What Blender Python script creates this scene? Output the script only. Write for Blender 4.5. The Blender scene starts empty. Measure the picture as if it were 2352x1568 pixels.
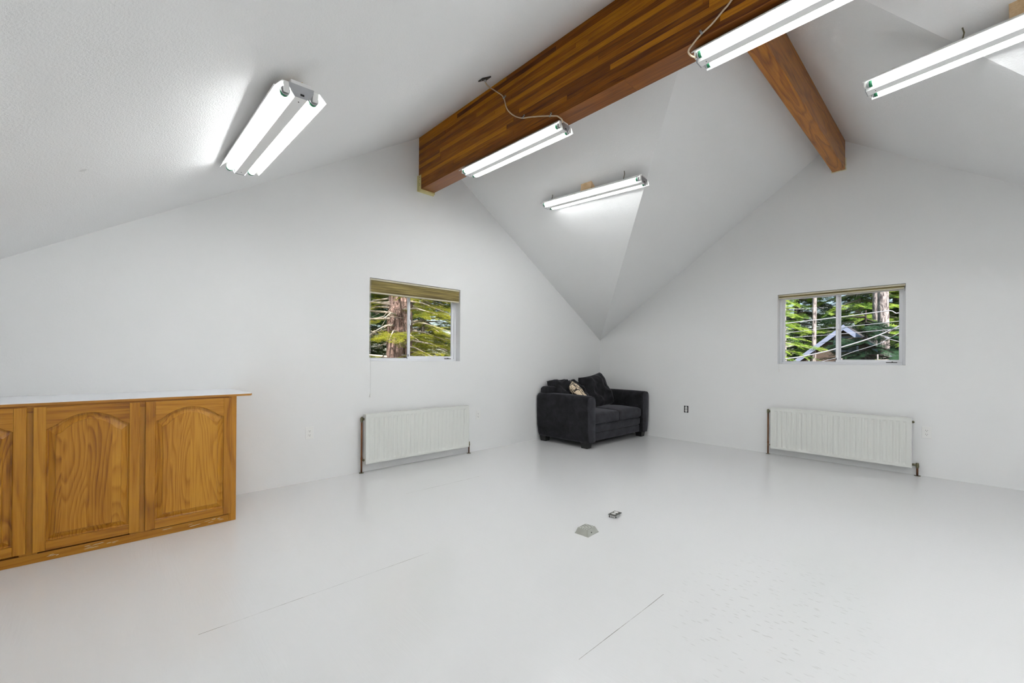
import bpy, bmesh, math, random
from mathutils import Vector, Matrix, noise
PI = math.pi
sc = bpy.context.scene
C = sc.collection

# ---------------------------------------------------------------- camera
yaw, pitch, roll = 2.3859446, 0.0026273, 0.0059512
F = Vector((math.cos(pitch)*math.cos(yaw), math.cos(pitch)*math.sin(yaw), math.sin(pitch)))
Rv = Vector((math.sin(yaw), -math.cos(yaw), 0)); Uv = Rv.cross(F)
R2 = Rv*math.cos(roll)+Uv*math.sin(roll); U2 = -Rv*math.sin(roll)+Uv*math.cos(roll)
cd = bpy.data.cameras.new('camera'); cam = bpy.data.objects.new('camera', cd); C.objects.link(cam)
cam.matrix_world = Matrix(((R2.x, U2.x, -F.x, 4.16727), (R2.y, U2.y, -F.y, -5.93492), (R2.z, U2.z, -F.z, 1.15), (0, 0, 0, 1)))
cd.sensor_width = 36; cd.lens = 981.65/2352*36; cd.shift_y = 36.43/2352; cd.clip_start = 0.02; cd.clip_end = 500
sc.camera = cam
sc.view_settings.view_transform = 'Standard'; sc.view_settings.look = 'None'
sc.view_settings.gamma = 1; sc.view_settings.use_curve_mapping = False
sc.view_settings.exposure = 0.98
sc.cycles.max_bounces = 6; sc.cycles.diffuse_bounces = 5; sc.cycles.glossy_bounces = 3; sc.cycles.transparent_max_bounces = 8
sc.cycles.use_adaptive_sampling = True; sc.cycles.adaptive_threshold = 0.5; sc.cycles.adaptive_min_samples = 20; sc.cycles.caustics_reflective = False; sc.cycles.caustics_refractive = False
TUBE = 14.5          # radiance of the fluorescent tubes

# ---------------------------------------------------------------- sky and sun
w = bpy.data.worlds.new('world'); sc.world = w; w.use_nodes = True
nt = w.node_tree; nt.nodes.clear()
sky = nt.nodes.new('ShaderNodeTexSky'); sky.sky_type = 'NISHITA'; sky.sun_disc = False
sky.sun_elevation = math.radians(46); sky.sun_rotation = math.radians(115)
bg = nt.nodes.new('ShaderNodeBackground'); bg.inputs[1].default_value = 0.105
wo = nt.nodes.new('ShaderNodeOutputWorld')
nt.links.new(sky.outputs[0], bg.inputs[0]); nt.links.new(bg.outputs[0], wo.inputs[0])
sd = bpy.data.lights.new('sun', 'SUN'); sd.energy = 5.8; sd.angle = math.radians(0.6); sd.color = (1.0, 0.93, 0.82)
sun = bpy.data.objects.new('sun', sd); C.objects.link(sun)
sun.rotation_euler = Vector((0.72, -0.42, 0.72)).to_track_quat('Z', 'Y').to_euler()
sun.location = (4, -2, 12)

# added fill lamps behind the camera, standing in for assumed further room lights
for nm, loc, sz in (('rear_fill', (5.9, -5.3, 2.36), (1.2, 0.16)), ('rear_fill', (6.4, -3.36, 2.9), (1.2, 0.16))):
    ld = bpy.data.lights.new(nm, 'AREA'); ld.shape = 'RECTANGLE'; ld.size, ld.size_y = sz; ld.energy = 17; ld.color = (0.98, 0.99, 1.0)
    lo = bpy.data.objects.new(nm, ld); C.objects.link(lo); lo.location = loc

# ---------------------------------------------------------------- material helpers
def lin(r, g, b):
    f = lambda v: (v/255/12.92) if v/255 <= .04045 else ((v/255+.055)/1.055)**2.4
    return (f(r), f(g), f(b), 1)
class NT:
    def __init__(s, name):
        s.m = bpy.data.materials.new(name); s.m.use_nodes = True; s.t = s.m.node_tree
        s.p = s.t.nodes['Principled BSDF']
    def n(s, typ, **kw):
        x = s.t.nodes.new('ShaderNode'+typ)
        for k, v in kw.items(): setattr(x, k, v)
        return x
    def l(s, a, b): s.t.links.new(a, b)
    def val(s, sock, v):
        if hasattr(v, 'is_linked') or isinstance(v, bpy.types.NodeSocket): s.l(v, sock)
        else: sock.default_value = v
    def math(s, op, a, b=0.0, c=None):
        x = s.n('Math', operation=op); s.val(x.inputs[0], a); s.val(x.inputs[1], b)
        if c is not None: s.val(x.inputs[2], c)
        return x.outputs[0]
    def coord(s, scale=(1, 1, 1), loc=None, kind='Object'):
        t = s.n('TexCoord'); mp = s.n('Mapping'); s.l(t.outputs[kind], mp.inputs[0]); mp.inputs['Scale'].default_value = scale
        if loc is not None: s.val(mp.inputs['Location'], loc)
        return mp.outputs[0]
    def noise(s, vec, scale, detail=2, rough=.5, dist=0):
        x = s.n('TexNoise'); s.l(vec, x.inputs['Vector']); x.inputs['Scale'].default_value = scale
        x.inputs['Detail'].default_value = detail; x.inputs['Roughness'].default_value = rough; x.inputs['Distortion'].default_value = dist
        return x.outputs[0]
    def ramp(s, fac, stops, interp='LINEAR'):
        x = s.n('ValToRGB'); s.l(fac, x.inputs[0]); cr = x.color_ramp; cr.interpolation = interp
        while len(cr.elements) < len(stops): cr.elements.new(.5)
        for e, (p, c) in zip(cr.elements, stops): e.position = p; e.color = c if len(c) == 4 else (*c, 1)
        return x.outputs[0]
    def mix(s, fac, a, b, mode='MIX'):
        x = s.n('Mix', data_type='RGBA', blend_type=mode); s.val(x.inputs[0], fac); s.val(x.inputs[6], a); s.val(x.inputs[7], b)
        return x.outputs[2]
    def bump(s, h, strength=.2, dist=.01):
        x = s.n('Bump'); s.l(h, x.inputs['Height']); x.inputs['Strength'].default_value = strength; x.inputs['Distance'].default_value = dist
        s.l(x.outputs[0], s.p.inputs['Normal'])
    def base(s, c): s.val(s.p.inputs['Base Color'], c)
def simple(name, col, rough=.5, metal=0, bump=None, spec=None, mottle=0):
    t = NT(name); t.base(col); t.p.inputs['Roughness'].default_value = rough; t.p.inputs['Specular IOR Level'].default_value = .32; t.p.inputs['Metallic'].default_value = metal
    if spec is not None: t.p.inputs['Specular IOR Level'].default_value = spec
    if mottle:
        n = t.noise(t.coord(), 14, 4)
        a = tuple(c*(1-mottle) for c in col[:3])+(1,); b = tuple(min(1, c*(1+mottle)) for c in col[:3])+(1,)
        t.base(t.mix(n, a, b))
    if bump: t.bump(t.noise(t.coord(), bump[0], 3), bump[1], bump[2])
    return t.m

def wood(name, cols, axis, fine=60, ring=9, ringfreq=1.6, rough=.4, knots=0, staves=0, tone=.25, coat=0, objrand=True, stretch=9, ringamt=.45):
    """grain runs along axis; cols = dark, mid, light"""
    t = NT(name); tc = t.n('TexCoord'); oi = t.n('ObjectInfo')
    comb = t.n('CombineXYZ')
    k = 13.7 if objrand else 0
    for i in range(3): t.l(t.math('MULTIPLY', oi.outputs['Random'], k*(i+1)), comb.inputs[i])
    va = t.n('VectorMath', operation='ADD'); t.l(tc.outputs['Object'], va.inputs[0]); t.l(comb.outputs[0], va.inputs[1])
    v = va.outputs[0]
    sp = t.n('SeparateXYZ'); t.l(tc.outputs['Object'], sp.inputs[0])
    if staves:
        other = {'z': 1, 'y': 2, 'x': 2}[axis]
        st = t.math('FLOOR', t.math('DIVIDE', t.math('ADD', sp.outputs[other], t.math('MULTIPLY', oi.outputs['Random'], .2)), staves))
        wn = t.n('TexWhiteNoise', noise_dimensions='1D'); t.l(st, wn.inputs['W'])
        c2 = t.n('CombineXYZ'); t.l(t.math('MULTIPLY', wn.outputs[0], 7.0), c2.inputs[0]); t.l(t.math('MULTIPLY', wn.outputs[0], 5.0), c2.inputs[2])
        vb = t.n('VectorMath', operation='ADD'); t.l(v, vb.inputs[0]); t.l(c2.outputs[0], vb.inputs[1]); v = vb.outputs[0]
    ax = 'xyz'.index(axis)
    def stretched(f, fl):
        mp = t.n('Mapping'); t.l(v, mp.inputs[0]); s = [f, f, f]; s[ax] = fl; mp.inputs['Scale'].default_value = s; return mp.outputs[0]
    low = t.noise(stretched(ringfreq*4, ringfreq*4/stretch), 1.0, 1.5, .45, .25)
    fr = t.math('FRACT', t.math('MULTIPLY', low, ring))
    rings = t.ramp(fr, [(0, (.15,)*3), (.35, (.75,)*3), (.8, (1,)*3), (1, (.2,)*3)])
    fi = t.noise(stretched(fine*2, fine/12), 1.0, 3, .6)
    fi2 = t.ramp(fi, [(.3, (0, 0, 0)), (.65, (1, 1, 1))])
    big = t.noise(stretched(3, .5), 1.0, 2)
    f = t.math('ADD', t.math('MULTIPLY', rings, ringamt), t.math('MULTIPLY', fi2, .3))
    f = t.math('ADD', f, t.math('MULTIPLY', big, .55-ringamt*.5))
    if objrand:
        f = t.math('ADD', f, t.math('MULTIPLY', t.math('SUBTRACT', oi.outputs['Random'], .5), tone*2))
    if staves: f = t.math('ADD', f, t.math('MULTIPLY', t.math('SUBTRACT', wn.outputs[0], .5), tone))
    col = t.ramp(f, [(.1, cols[0]), (.5, cols[1]), (.95, cols[2])])
    if knots:
        vo = t.n('TexVoronoi'); mp = t.n('Mapping'); t.l(v, mp.inputs[0]); s = [knots*2.6]*3; s[ax] = knots; mp.inputs['Scale'].default_value = s
        t.l(mp.outputs[0], vo.inputs['Vector']); vo.inputs['Scale'].default_value = 1
        kk = t.ramp(vo.outputs['Distance'], [(.03, (1, 1, 1)), (.11, (0, 0, 0))])
        col = t.mix(kk, col, tuple(c*.25 for c in cols[0][:3])+(1,))
    t.base(col); t.p.inputs['Roughness'].default_value = rough; t.p.inputs['Specular IOR Level'].default_value = .32
    if coat: t.p.inputs['Coat Weight'].default_value = coat; t.p.inputs['Coat Roughness'].default_value = .2
    t.bump(fi, .15, .002)
    return t.m

# ---------------------------------------------------------------- materials
M = {}
def wallmat(name, col, sc_, st, dist, rough=.75):
    t = NT(name); t.p.inputs['Roughness'].default_value = rough; t.p.inputs['Specular IOR Level'].default_value = .3
    a = t.noise(t.coord(), sc_, 4, .6); b = t.noise(t.coord(), 1.1, 3)
    t.base(t.mix(b, tuple(c*.975 for c in col[:3])+(1,), col))
    t.bump(a, st, dist); return t.m
M['wall'] = wallmat('white_wall_paint', (.79, .795, .79, 1), 60, .2, .003)
M['ceiling'] = wallmat('white_textured_ceiling', (.84, .843, .84, 1), 120, .55, .005)
def floormat():
    t = NT('glossy_white_floor_paint'); P = t.p
    tc = t.n('TexCoord'); sp = t.n('SeparateXYZ'); t.l(tc.outputs['Object'], sp.inputs[0]); x, y = sp.outputs[0], sp.outputs[1]
    wob = t.math('MULTIPLY', t.math('SUBTRACT', t.noise(t.coord(), 2.5, 2), .5), .006)
    pres = t.noise(t.coord((1.3, 1.3, 1)), 3.0, 4, .7)
    pres = t.ramp(pres, [(.42, (0, 0, 0)), (.56, (1, 1, 1))])
    tot = None
    for axis, pos, a, b, wd in ((0, 1.993, -5.66, -4.55, .0032), (0, 3.155, -4.62, -3.95, .003), (0, .92, -4.1, -3.3, .003)):
        u, vv = (x, y) if axis == 0 else (y, x)
        dd = t.math('ABSOLUTE', t.math('SUBTRACT', t.math('ADD', u, wob), pos))
        near = t.math('LESS_THAN', dd, wd/2)
        inn = t.math('MULTIPLY', t.math('GREATER_THAN', vv, a), t.math('LESS_THAN', vv, b))
        one = t.math('MULTIPLY', near, inn); tot = one if tot is None else t.math('MAXIMUM', tot, one)
    tot = t.math('MULTIPLY', tot, t.math('ADD', t.math('MULTIPLY', pres, .65), .2))
    vo2 = t.n('TexVoronoi'); t.l(t.coord((16, 60, 1)), vo2.inputs['Vector']); vo2.inputs['Scale'].default_value = 1.0
    sc2 = t.ramp(vo2.outputs['Distance'], [(.12, (1, 1, 1)), (.24, (0, 0, 0))])
    gx = t.math('DIVIDE', t.math('SUBTRACT', x, 3.55), .45); gy = t.math('DIVIDE', t.math('SUBTRACT', y, -3.7), .8)
    rr = t.math('ADD', t.math('MULTIPLY', gx, gx), t.math('MULTIPLY', gy, gy))
    worn = t.ramp(rr, [(.15, (1, 1, 1)), (1, (0, 0, 0))])
    scf = t.math('MULTIPLY', t.math('MULTIPLY', sc2, worn), .26)
    tot = t.math('MINIMUM', t.math('ADD', tot, scf), 1)
    blot = t.noise(t.coord(), .8, 3)
    c = t.mix(blot, (.685, .69, .685, 1), (.705, .71, .715, 1))
    c = t.mix(tot, c, (.22, .21, .19, 1)); t.base(c)
    st = t.noise(t.coord((3.0, 38, 1)), 2.0, 4, .6); st2 = t.noise(t.coord((6, 6, 1)), 3, 3)
    P.inputs['Roughness'].default_value = .17
    P.inputs['Specular IOR Level'].default_value = .5
    t.bump(t.math('ADD', st, t.math('MULTIPLY', tot, -.8)), .14, .004)
    return t.m
M['floor'] = floormat()
oak = (lin(116, 64, 6), lin(166, 108, 16), lin(194, 138, 40))
M['oak_z'] = wood('honey_oak_vertical_grain', oak, 'z', fine=55, ring=8, rough=.36, tone=.13, coat=.25, ringamt=.35)
M['oak_y'] = wood('honey_oak_horizontal_grain', oak, 'y', fine=55, ring=7, rough=.36, tone=.12, coat=.25, ringamt=.3)
M['oak_panel'] = wood('honey_oak_panel_staves', oak, 'z', fine=55, ring=24, ringfreq=1.3, rough=.36, staves=.105, tone=.22, coat=.25, stretch=5, ringamt=.42)
lam = (lin(80, 34, 0), lin(138, 78, 2), lin(192, 124, 14))
M['lam'] = wood('laminated_pine', lam, 'x', fine=50, ring=5, rough=.42, knots=.9, tone=.34, coat=.0, ringamt=.18)
M['lam_under'] = wood('reddish_laminated_underside', (lin(96, 46, 8), lin(142, 82, 24), lin(168, 104, 36)), 'x', fine=40, ring=4, rough=.33, tone=.08, coat=.3, ringamt=.2)
M['timber'] = wood('stained_fir_timber', (lin(84, 38, 2), lin(146, 84, 10), lin(182, 116, 26)), 'y', fine=45, ring=7, ringfreq=2.2, rough=.34, knots=1.1, tone=.0, coat=.15, ringamt=.5, objrand=False)
M['block'] = wood('raw_pine_block', (lin(190, 158, 116), lin(214, 184, 142), lin(230, 206, 170)), 'y', fine=60, ring=4, rough=.7, tone=.05)
M['reflector'] = simple('white_enamel', (.82, .82, .81, 1), .35)
M['galv'] = simple('galvanised_steel', (.42, .43, .45, 1), .38, .85, mottle=.2)
M['darkmetal'] = simple('dark_metal', (.06, .06, .055, 1), .5, .5)
M['green'] = simple('green_tube_cap', lin(46, 120, 84), .4)
M['cream'] = simple('cream_painted_steel', lin(206, 196, 140), .5, mottle=.08)
M['plaster'] = simple('chipped_plaster', lin(226, 220, 190), .9)
M['cable'] = simple('beige_cable', lin(206, 186, 158), .55)
M['white_plastic'] = simple('white_plastic', (.80, .80, .78, 1), .35)
M['slot'] = simple('black_slot', (.015, .015, .015, 1), .6)
M['vinyl'] = simple('white_vinyl', (.82, .83, .85, 1), .4)
M['radiator'] = simple('radiator_enamel', (.70, .712, .675, 1), .32)
M['copper'] = NT('aged_copper').m
t = NT('aged_copper_pipe'); t.base(t.mix(t.noise(t.coord(), 18, 4), lin(84, 46, 22), lin(150, 92, 52))); t.p.inputs['Metallic'].default_value = .6; t.p.inputs['Roughness'].default_value = .45; M['copper'] = t.m
M['brass'] = simple('tarnished_brass', lin(120, 116, 92), .4, .8, mottle=.3)
M['rust'] = simple('painted_rusty_pipe', lin(96, 66, 48), .7, .3, mottle=.5)
M['countertop'] = simple('white_laminate', (.80, .81, .84, 1), .3)
M['ply_edge'] = simple('brown_board_edge', lin(172, 120, 50), .6, mottle=.15)
t = NT('smoky_window_glass'); g = t.n('BsdfGlass'); g.inputs['Roughness'].default_value = 0; g.inputs['IOR'].default_value = 1.02
tr = t.n('BsdfTransparent'); gl = t.n('BsdfGlossy'); gl.inputs['Roughness'].default_value = .02
fr = t.n('Fresnel'); fr.inputs[0].default_value = 1.3; mx = t.n('MixShader'); t.l(t.math('MULTIPLY', fr.outputs[0], .5), mx.inputs[0]); t.l(tr.outputs[0], mx.inputs[1]); t.l(gl.outputs[0], mx.inputs[2])
t.l(mx.outputs[0], t.t.nodes['Material Output'].inputs[0]); t.t.nodes.remove(g); M['glass'] = t.m
t = NT('tan_woven_shade'); t.base(t.ramp(t.noise(t.coord((1, 1, 26)), 2.2, 3), [(.35, lin(96, 82, 44)), (.65, lin(158, 142, 86))])); t.p.inputs['Roughness'].default_value = .8
M['shade'] = t.m
M['shade_cream'] = simple('cream_shade_rail', lin(198, 192, 170), .5)
t = NT('tube_glow'); e = t.n('Emission'); e.inputs[0].default_value = (.975, .99, 1, 1); e.inputs[1].default_value = TUBE
t.l(e.outputs[0], t.t.nodes['Material Output'].inputs[0]); t.t.nodes.remove(t.p); M['tube'] = t.m
def velvet(name, c0, c1, sheen=.35):
    t = NT(name); n = t.noise(t.coord(), 9, 4, .6, .4); n2 = t.noise(t.coord(), 160, 2)
    t.base(t.mix(t.ramp(n, [(.35, (0, 0, 0)), (.7, (1, 1, 1))]), c0, c1)); t.p.inputs['Roughness'].default_value = .9
    t.p.inputs['Specular IOR Level'].default_value = .15
    t.p.inputs['Sheen Weight'].default_value = sheen; t.p.inputs['Sheen Roughness'].default_value = .4; t.p.inputs['Sheen Tint'].default_value = (.55, .55, .62, 1)
    t.bump(t.math('ADD', t.math('MULTIPLY', n, 1.0), t.math('MULTIPLY', n2, .15)), .35, .01); return t.m
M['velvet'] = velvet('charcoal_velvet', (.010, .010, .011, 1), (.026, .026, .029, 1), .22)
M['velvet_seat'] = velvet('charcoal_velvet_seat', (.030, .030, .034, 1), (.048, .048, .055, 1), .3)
M['foot'] = simple('black_wood_foot', (.012, .012, .012, 1), .45)
t = NT('leopard_print'); v = t.coord(); nn = t.noise(v, 12, 1.0, .5, .8); nb = t.noise(v, 30, 1, .5, .6)
s1 = t.ramp(nn, [(.44, (0, 0, 0)), (.46, (1, 1, 1)), (.56, (1, 1, 1)), (.58, (0, 0, 0))]); s2 = t.ramp(nb, [(.63, (0, 0, 0)), (.66, (1, 1, 1))])
t.base(t.mix(t.math('MAXIMUM', s1, s2), lin(232, 212, 182), lin(44, 36, 26))); t.p.inputs['Roughness'].default_value = .8; M['leopard'] = t.m
def bark(name, a, b, sc_=9):
    t = NT(name); v = t.coord((1, 1, .22)); n = t.noise(v, sc_*2.2, 5, .65, .6)
    t.base(t.ramp(n, [(.38, a), (.6, b)])); t.p.inputs['Roughness'].default_value = .95; t.bump(n, 1, .05); return t.m
M['bark_red'] = bark('reddish_bark', lin(66, 48, 42), lin(180, 152, 146))
M['bark_grey'] = bark('grey_bark', lin(82, 76, 80), lin(196, 186, 186))
M['bark_dark'] = simple('dark_bark', lin(58, 52, 50), .95, mottle=.3)
M['twig'] = simple('pale_dead_twig', lin(176, 166, 156), .9, mottle=.3)
def leaf(name, a, b, tl=.4):
    t = NT(name); n = t.noise(t.coord(kind='Generated'), 9, 3); oi = t.n('ObjectInfo')
    n2 = t.noise(t.coord(), 2.6, 2)
    c = t.mix(t.ramp(n2, [(.3, (0, 0, 0)), (.7, (1, 1, 1))]), a, b)
    t.base(c); t.p.inputs['Roughness'].default_value = .55
    tb = t.n('BsdfTranslucent'); t.l(c, tb.inputs[0]); mx = t.n('MixShader'); mx.inputs[0].default_value = tl
    t.l(t.p.outputs[0], mx.inputs[1]); t.l(tb.outputs[0], mx.inputs[2]); t.l(mx.outputs[0], t.t.nodes['Material Output'].inputs[0]); return t.m
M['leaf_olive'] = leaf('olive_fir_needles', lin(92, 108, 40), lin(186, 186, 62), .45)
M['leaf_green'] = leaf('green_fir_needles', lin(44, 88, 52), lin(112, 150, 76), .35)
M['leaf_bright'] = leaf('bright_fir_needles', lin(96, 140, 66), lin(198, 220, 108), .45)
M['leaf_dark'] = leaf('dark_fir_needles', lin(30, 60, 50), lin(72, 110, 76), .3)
M['ground'] = simple('forest_floor', lin(120, 100, 74), .95, mottle=.4)
M['siding'] = simple('brown_siding', lin(104, 90, 84), .8, mottle=.1)
M['fascia'] = simple('pale_blue_fascia', lin(150, 160, 192), .6)
M['roofing'] = simple('dark_shingle_roof', lin(74, 72, 80), .9, mottle=.3)
M['darkglass'] = simple('dark_window_pane', lin(58, 66, 80), .1)
M['wire'] = simple('wire_sheath', lin(190, 194, 208), .5)

# ---------------------------------------------------------------- mesh helpers
def link(name, bm, mat, parent=None, smooth=False, recalc=True):
    if recalc: bmesh.ops.recalc_face_normals(bm, faces=bm.faces)
    me = bpy.data.meshes.new(name); bm.to_mesh(me); bm.free()
    for mm in (mat if isinstance(mat, (list, tuple)) else [mat]): me.materials.append(mm)
    if smooth:
        for p in me.polygons: p.use_smooth = True
    o = bpy.data.objects.new(name, me); C.objects.link(o)
    if parent is not None: o.parent = parent
    return o
def tag(o, label=None, cat=None, group=None, kind=None):
    if label: o['label'] = label
    if cat: o['category'] = cat
    if group: o['group'] = group
    if kind: o['kind'] = kind
    return o
def thing(name, loc, label=None, cat=None, group=None, kind=None, rot=None):
    o = bpy.data.objects.new(name, None); C.objects.link(o); o.location = loc; o.empty_display_size = .1
    if rot is not None: o.rotation_euler = rot
    return tag(o, label, cat, group, kind)
def box(bm, x0, x1, y0, y1, z0, z1, bev=0, mi=0, seg=2):
    vs = [bm.verts.new((x, y, z)) for x in (x0, x1) for y in (y0, y1) for z in (z0, z1)]
    idx = [(0, 1, 3, 2), (4, 6, 7, 5), (0, 4, 5, 1), (2, 3, 7, 6), (0, 2, 6, 4), (1, 5, 7, 3)]
    fs = [bm.faces.new([vs[i] for i in f]) for f in idx]
    for f in fs: f.material_index = mi
    if bev:
        es = list({e for f in fs for e in f.edges})
        r = bmesh.ops.bevel(bm, geom=es, offset=bev, segments=seg, profile=.5, affect='EDGES')
        for f in r['faces']: f.material_index = mi
    return vs
def BM(): return bmesh.new()
def bx(name, dims, mat, parent, bev=0, smooth=False, seg=2):
    b = BM(); box(b, *dims, bev=bev, seg=seg); return link(name, b, mat, parent, smooth)
def tube(bm, pts, r, n=8, cap=True, mi=0):
    pts = [Vector(p) for p in pts]; rs = r if isinstance(r, (list, tuple)) else [r]*len(pts)
    rings = []; prev = None
    for i, p in enumerate(pts):
        d = (pts[min(i+1, len(pts)-1)]-pts[max(i-1, 0)]).normalized()
        a = prev if prev is not None else (Vector((0, 0, 1)) if abs(d.z) < .9 else Vector((1, 0, 0)))
        u = (a-d*a.dot(d)).normalized(); v = d.cross(u); prev = u
        rings.append([bm.verts.new(p+(u*math.cos(2*PI*k/n)+v*math.sin(2*PI*k/n))*rs[i]) for k in range(n)])
    for a, b in zip(rings, rings[1:]):
        for k in range(n):
            f = bm.faces.new((a[k], a[(k+1) % n], b[(k+1) % n], b[k])); f.smooth = True; f.material_index = mi
    if cap:
        for rg in (rings[0][::-1], rings[-1]):
            f = bm.faces.new(rg); f.material_index = mi
def tb(name, pts, r, mat, parent, n=10):
    b = BM(); tube(b, pts, r, n); return link(name, b, mat, parent)
def prism(bm, poly, axis, a, b, mi=0):
    """poly: 2D points; axis x: (y,z), y: (x,z), z: (x,y)"""
    def P(p, t):
        return {'x': (t, p[0], p[1]), 'y': (p[0], t, p[1]), 'z': (p[0], p[1], t)}[axis]
    A = [bm.verts.new(P(p, a)) for p in poly]; B = [bm.verts.new(P(p, b)) for p in poly]
    fs = [bm.faces.new(A), bm.faces.new(B[::-1])]; n = len(poly)
    for i in range(n): fs.append(bm.faces.new((A[i], B[i], B[(i+1) % n], A[(i+1) % n])))
    for f in fs: f.material_index = mi
    return fs
def catmull(pts, n=6):
    pts = [Vector(p) for p in pts]; out = []
    for i in range(len(pts)-1):
        p0, p1, p2, p3 = pts[max(i-1, 0)], pts[i], pts[i+1], pts[min(i+2, len(pts)-1)]
        for k in range(n):
            t_ = k/n; out.append(.5*((2*p1)+(p2-p0)*t_+(2*p0-5*p1+4*p2-p3)*t_**2+(3*p1-p0-3*p2+p3)*t_**3))
    out.append(pts[-1]); return out

# ---------------------------------------------------------------- room shell
ZC, ZR, YR, XR = 1.4588, 3.629, -3.384, 3.1817
YB, ZB, XN = -6.77, 3.629-.6135*3.386, 7.0
T = .15
s1 = (ZR-ZC)/-YR; s2 = (ZR-ZC)/XR; XE = 2*XR
def wall(name, axis, brk, hole, out):
    """brk: list of (u, ztop) on inner plane 0; hole (u0,u1,z0,z1); wall thickens to out"""
    u0, u1, z0, z1 = hole
    def top(u):
        for (a, za), (b, zb) in zip(brk, brk[1:]):
            if a-1e-9 <= u <= b+1e-9: return za+(zb-za)*(u-a)/(b-a)
    us = sorted(set([b[0] for b in brk]+([u0, u1] if u1 > u0 else [])))
    bm = BM()
    def P(u, z, t): return (t, u, z) if axis == 'x' else (u, t, z)
    for t_ in (0, out):
        for a, b in zip(us, us[1:]):
            segs = [(0, None)]
            if a >= u0-1e-9 and b <= u1+1e-9 and u1 > u0: segs = [(0, z0), (z1, None)]
            for lo, hi in segs:
                bm.faces.new([bm.verts.new(P(*q, t_)) for q in ((a, lo), (b, lo), (b, hi if hi else top(b)), (a, hi if hi else top(a)))])
    # outer rim and returns of the opening
    rim = [(brk[0][0], 0)]+[(u, z) for u, z in brk]+[(brk[-1][0], 0)]
    rings = [rim]+([[(u0, z0), (u1, z0), (u1, z1), (u0, z1)]] if u1 > u0 else [])
    for rg in rings:
        for (a, za), (b, zb) in zip(rg, rg[1:]+rg[:1]):
            bm.faces.new([bm.verts.new(P(a, za, 0)), bm.verts.new(P(b, zb, 0)), bm.verts.new(P(b, zb, out)), bm.verts.new(P(a, za, out))])
    bmesh.ops.remove_doubles(bm, verts=bm.verts, dist=1e-5)
    return tag(link(name, bm, M['wall']), kind='structure')
WL = (-4.006, -2.867, 1.115, 1.968); WR = (2.593, 3.745, 1.104, 1.945)
wall('wall_left', 'x', [(YB, ZB), (YR, ZR), (0, ZC)], WL, -T)
wall('wall_right', 'y', [(0, ZC), (XR, ZR), (XE, ZC), (XN, ZC)], WR, T)
b = BM(); box(b, 0, XN, YB-T, YB, 0, ZB); tag(link('wall_back', b, M['wall']), kind='structure')
b = BM(); prism(b, [(YB, 0), (0, 0), (0, ZC), (YR, ZR), (YB, ZB)], 'x', XN, XN+T); tag(link('wall_rear', b, M['wall']), kind='structure')
b = BM(); box(b, -T, XN+T, YB-T, T, -.2, 0); tag(link('floor', b, M['floor']), kind='structure')
# ceiling: main ridge along x, cross ridge along y, two valleys
b = BM(); e = .16
polys = [[(-T, YB-T, ZB-.6135*T), (XN+T, YB-T, ZB-.6135*T), (XN+T, YR, ZR), (-T, YR, ZR)],
         [(-T, 0, ZC), (0, 0, ZC), (XR, YR, ZR), (-T, YR, ZR)],
         [(0, 0, ZC), (0, T, ZC), (XR, T, ZR), (XR, YR, ZR)],
         [(XE, 0, ZC), (XR, YR, ZR), (XR, T, ZR), (XE, T, ZC)],
         [(XR, YR, ZR), (XE, 0, ZC), (XN+T, 0, ZC), (XN+T, YR, ZR)],
         [(-T, 0, ZC), (-T, T, ZC), (0, T, ZC), (0, 0, ZC)], [(XE, 0, ZC), (XE, T, ZC), (XN+T, T, ZC), (XN+T, 0, ZC)]]
for p in polys:
    lo = [b.verts.new(q) for q in p]; b.faces.new(lo)
    b.faces.new([b.verts.new((q[0], q[1], q[2]+e)) for q in p][::-1])
cm = M['ceiling']; q_ = NT.__new__(NT); q_.m = cm; q_.t = cm.node_tree; q_.p = q_.t.nodes['Principled BSDF']
old = q_.p.inputs['Base Color'].links[0].from_socket; vd = q_.n('VectorMath', operation='DISTANCE'); tc_ = q_.n('TexCoord')
q_.l(tc_.outputs['Object'], vd.inputs[0]); vd.inputs[1].default_value = (1.369, -6.028, 2.007)
q_.base(q_.mix(q_.ramp(vd.outputs['Value'], [(.008, (.3, .3, .3)), (.022, (0, 0, 0))]), old, (.35, .34, .32, 1)))
cl = link('ceiling', b, M['ceiling'], recalc=False); tag(cl, kind='structure')

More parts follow.
